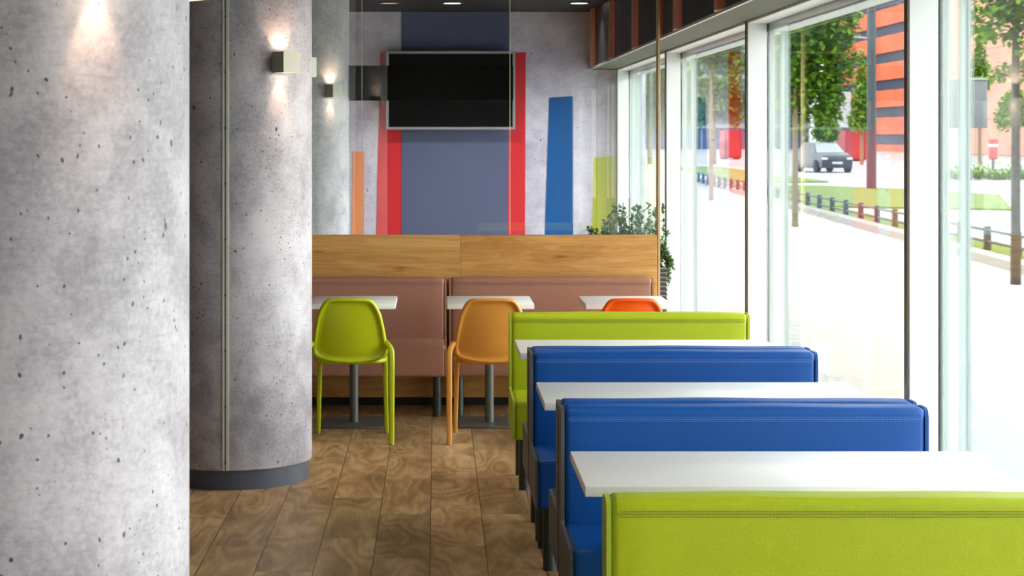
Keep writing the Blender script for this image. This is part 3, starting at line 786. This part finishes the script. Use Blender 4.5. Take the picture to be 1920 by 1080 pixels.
q = [Vector(v)+Vector((0, -.02, .012)) for v in ((-.70, -.97, .95), (.70, -.97, .95), (.55, -.29, 1.39), (-.55, -.29, 1.39))]
b.faces.new([b.verts.new(v) for v in q]); b2 = bmesh.ops.solidify(b, geom=b.faces[:], thickness=.01); obj('windscreen', b, M['car_glass'], car, 0)
for s in (-1, 1):
    obj('headlight', box(BM(), s*.62-.14, s*.62+.14, -1.96, -1.86, .62, .74, .02, 2), M['headlamp'], car)
    for y in (-1.25, 1.3):
        b = cyl(BM(), 0, 0, -.1, .1, .31, n=24); bmesh.ops.rotate(b, verts=b.verts[:], cent=(0, 0, 0), matrix=Matrix.Rotation(R(90), 3, 'Y'))
        bmesh.ops.translate(b, verts=b.verts[:], vec=(s*.76, y, .31)); obj('wheel', b, M['tyre'], car)
obj('number_plate', box(BM(), -.26, .26, -1.975, -1.92, .42, .53), M['plate'], car)

# container and red reflection block, truck, billboard, bin
def container(x, y, w, d, h, label):
    o = empty('container', (x, y, -0.012)); tag(o, label, 'container', 'red containers across the street')
    obj('shell', box(BM(), -w/2, w/2, 0, d, .1, h, .03, 1), M['red_box'], o)
    obj('door_frame', box(BM(), -w/2+.1, w/2-.1, -.04, .03, .25, h-.2, .02, 1), M['red_post'], o)
    for s in (-1, 1): obj('skid', box(BM(), s*w*.35-.08, s*w*.35+.08, .05, d-.05, 0, .1), M['tyre'], o)
container(29.3, 136, 1.5, 3.0, 2.15, 'red container right of the dark car across the street')
container(22.4, 147, 1.3, 2.6, 2.2, 'red block standing in for a reflection in the second window from the back')  # added block in place of the red wall reflected in the glass
tk = empty('truck', (30.3, 146, -0.012)); tag(tk, 'white box truck parked behind the red container', 'truck')
obj('cargo_box', box(BM(), -1.1, 1.1, 1.4, 6.5, .9, 5.1, .04, 1), M['white_box'], tk)
obj('cab', box(BM(), -1.0, 1.0, 0, 1.6, .5, 2.7, .12, 3), M['white_box'], tk)
obj('windscreen', box(BM(), -.85, .85, -.02, .05, 1.6, 2.4, .02, 1), M['gap'], tk)
for s in (-1, 1):
    for y in (.9, 5.2):
        b = cyl(BM(), 0, 0, -.14, .14, .48, n=20); bmesh.ops.rotate(b, verts=b.verts[:], cent=(0, 0, 0), matrix=Matrix.Rotation(R(90), 3, 'Y'))
        bmesh.ops.translate(b, verts=b.verts[:], vec=(s*.85, y, .48)); obj('wheel', b, M['tyre'], tk)
bb = empty('billboard', (29.3, 108, -0.012)); tag(bb, 'grey billboard on a white pillar across the street', 'billboard')
obj('panel', box(BM(), -1.6, 1.25, -.12, .12, 2.2, 4.85, .05, 2), M['board'], bb)
obj('top_rail', box(BM(), -1.65, 1.3, -.18, .18, 4.85, 5.0, .02, 1), M['board_frame'], bb)
obj('pillar', box(BM(), -.75, .2, -.15, .15, 0, 2.2, .03, 1), M['white_box'], bb)
bn = empty('waste_bin', (28.6, 100, -0.012)); tag(bn, 'red bin with a white band beside the billboard pillar', 'bin')
obj('body', lathe(BM(), [(.14, .55), (.22, .62), (.24, 1.55), (.2, 1.6)], 24), M['red_post'], bn)
obj('band', lathe(BM(), [(.245, 1.2), (.247, 1.2), (.247, 1.35), (.245, 1.35)], 24), M['plate'], bn)
obj('stand', cyl(BM(), 0, 0, 0, .56, .07, n=14), M['mast'], bn)

# ------------------------------------------------------------------ light
w = bpy.data.worlds.new('overcast sky'); sc.world = w; w.use_nodes = True
nt = w.node_tree; nt.nodes.clear()
o_ = nt.nodes.new('ShaderNodeOutputWorld'); bg = nt.nodes.new('ShaderNodeBackground')
tc = nt.nodes.new('ShaderNodeTexCoord'); sp = nt.nodes.new('ShaderNodeSeparateXYZ'); rp = nt.nodes.new('ShaderNodeValToRGB')
nt.links.new(tc.outputs['Generated'], sp.inputs[0]); nt.links.new(sp.outputs[2], rp.inputs[0])
rp.color_ramp.elements[0].position = 0.0; rp.color_ramp.elements[0].color = (1.0, 0.992, 0.985, 1)
rp.color_ramp.elements[1].position = 0.8; rp.color_ramp.elements[1].color = (0.94, 0.96, 1.0, 1)
nt.links.new(rp.outputs[0], bg.inputs[0]); bg.inputs[1].default_value = 10.0; nt.links.new(bg.outputs[0], o_.inputs[0])

# portals guide the daylight through the panes
for i in range(len(MUL)-1):
    ld = bpy.data.lights.new('daylight_portal', 'AREA'); ld.shape = 'RECTANGLE'; ld.size = ZT; ld.size_y = MUL[i+1]-MUL[i]
    ld.cycles.is_portal = True
    o = bpy.data.objects.new('daylight_portal', ld); COL.objects.link(o)
    o.location = (2.06, (MUL[i]+MUL[i+1])/2, ZT/2); o.rotation_euler = (0, R(90), 0)

# spots of the far downlights, then unseen fill spots added under the ceiling
def down(x, y, e, ang=120, col=(1, .82, .62)):
    ld = bpy.data.lights.new('downlight_and_fill_spot', 'SPOT'); ld.energy = e; ld.color = col; ld.spot_size = R(ang); ld.spot_blend = 0.8; ld.shadow_soft_size = 0.09
    o = bpy.data.objects.new('downlight_and_fill_spot', ld); COL.objects.link(o); o.location = (x, y, CEIL-0.02)
down(0.15, 18.25, 130, 130, (1, .92, .86)); down(1.34, 18.25, 80, 130, (1, .92, .86)); down(-0.44, 18.25, 60, 130, (1, .85, .75))
for y, e in ((2.0, 30), (6.0, 40), (9.6, 80), (13.5, 50)):  # added fill without fixtures, brightens room and floor
    down(-0.1, y, e, 110); down(-2.6, y+1, 18, 130)

# ------------------------------------------------------------------ camera
cd = bpy.data.cameras.new('camera'); cam = bpy.data.objects.new('camera', cd); COL.objects.link(cam)
cam.location = (0, 0, 1.75); cam.rotation_euler = (R(90), 0, 0)
cd.sensor_width = 36; cd.lens = 3650/1920*36; cd.shift_x = (960-818)/1920; cd.shift_y = -(540-255)/1920
cd.clip_end = 600; cd.dof.use_dof = True; cd.dof.focus_distance = 8.0; cd.dof.aperture_fstop = 11
sc.camera = cam
vs = sc.view_settings
vs.view_transform = 'Standard'; vs.look = 'None'; vs.gamma = 1.0; vs.use_curve_mapping = False; vs.exposure = 0.0
sc.cycles.use_denoising = True
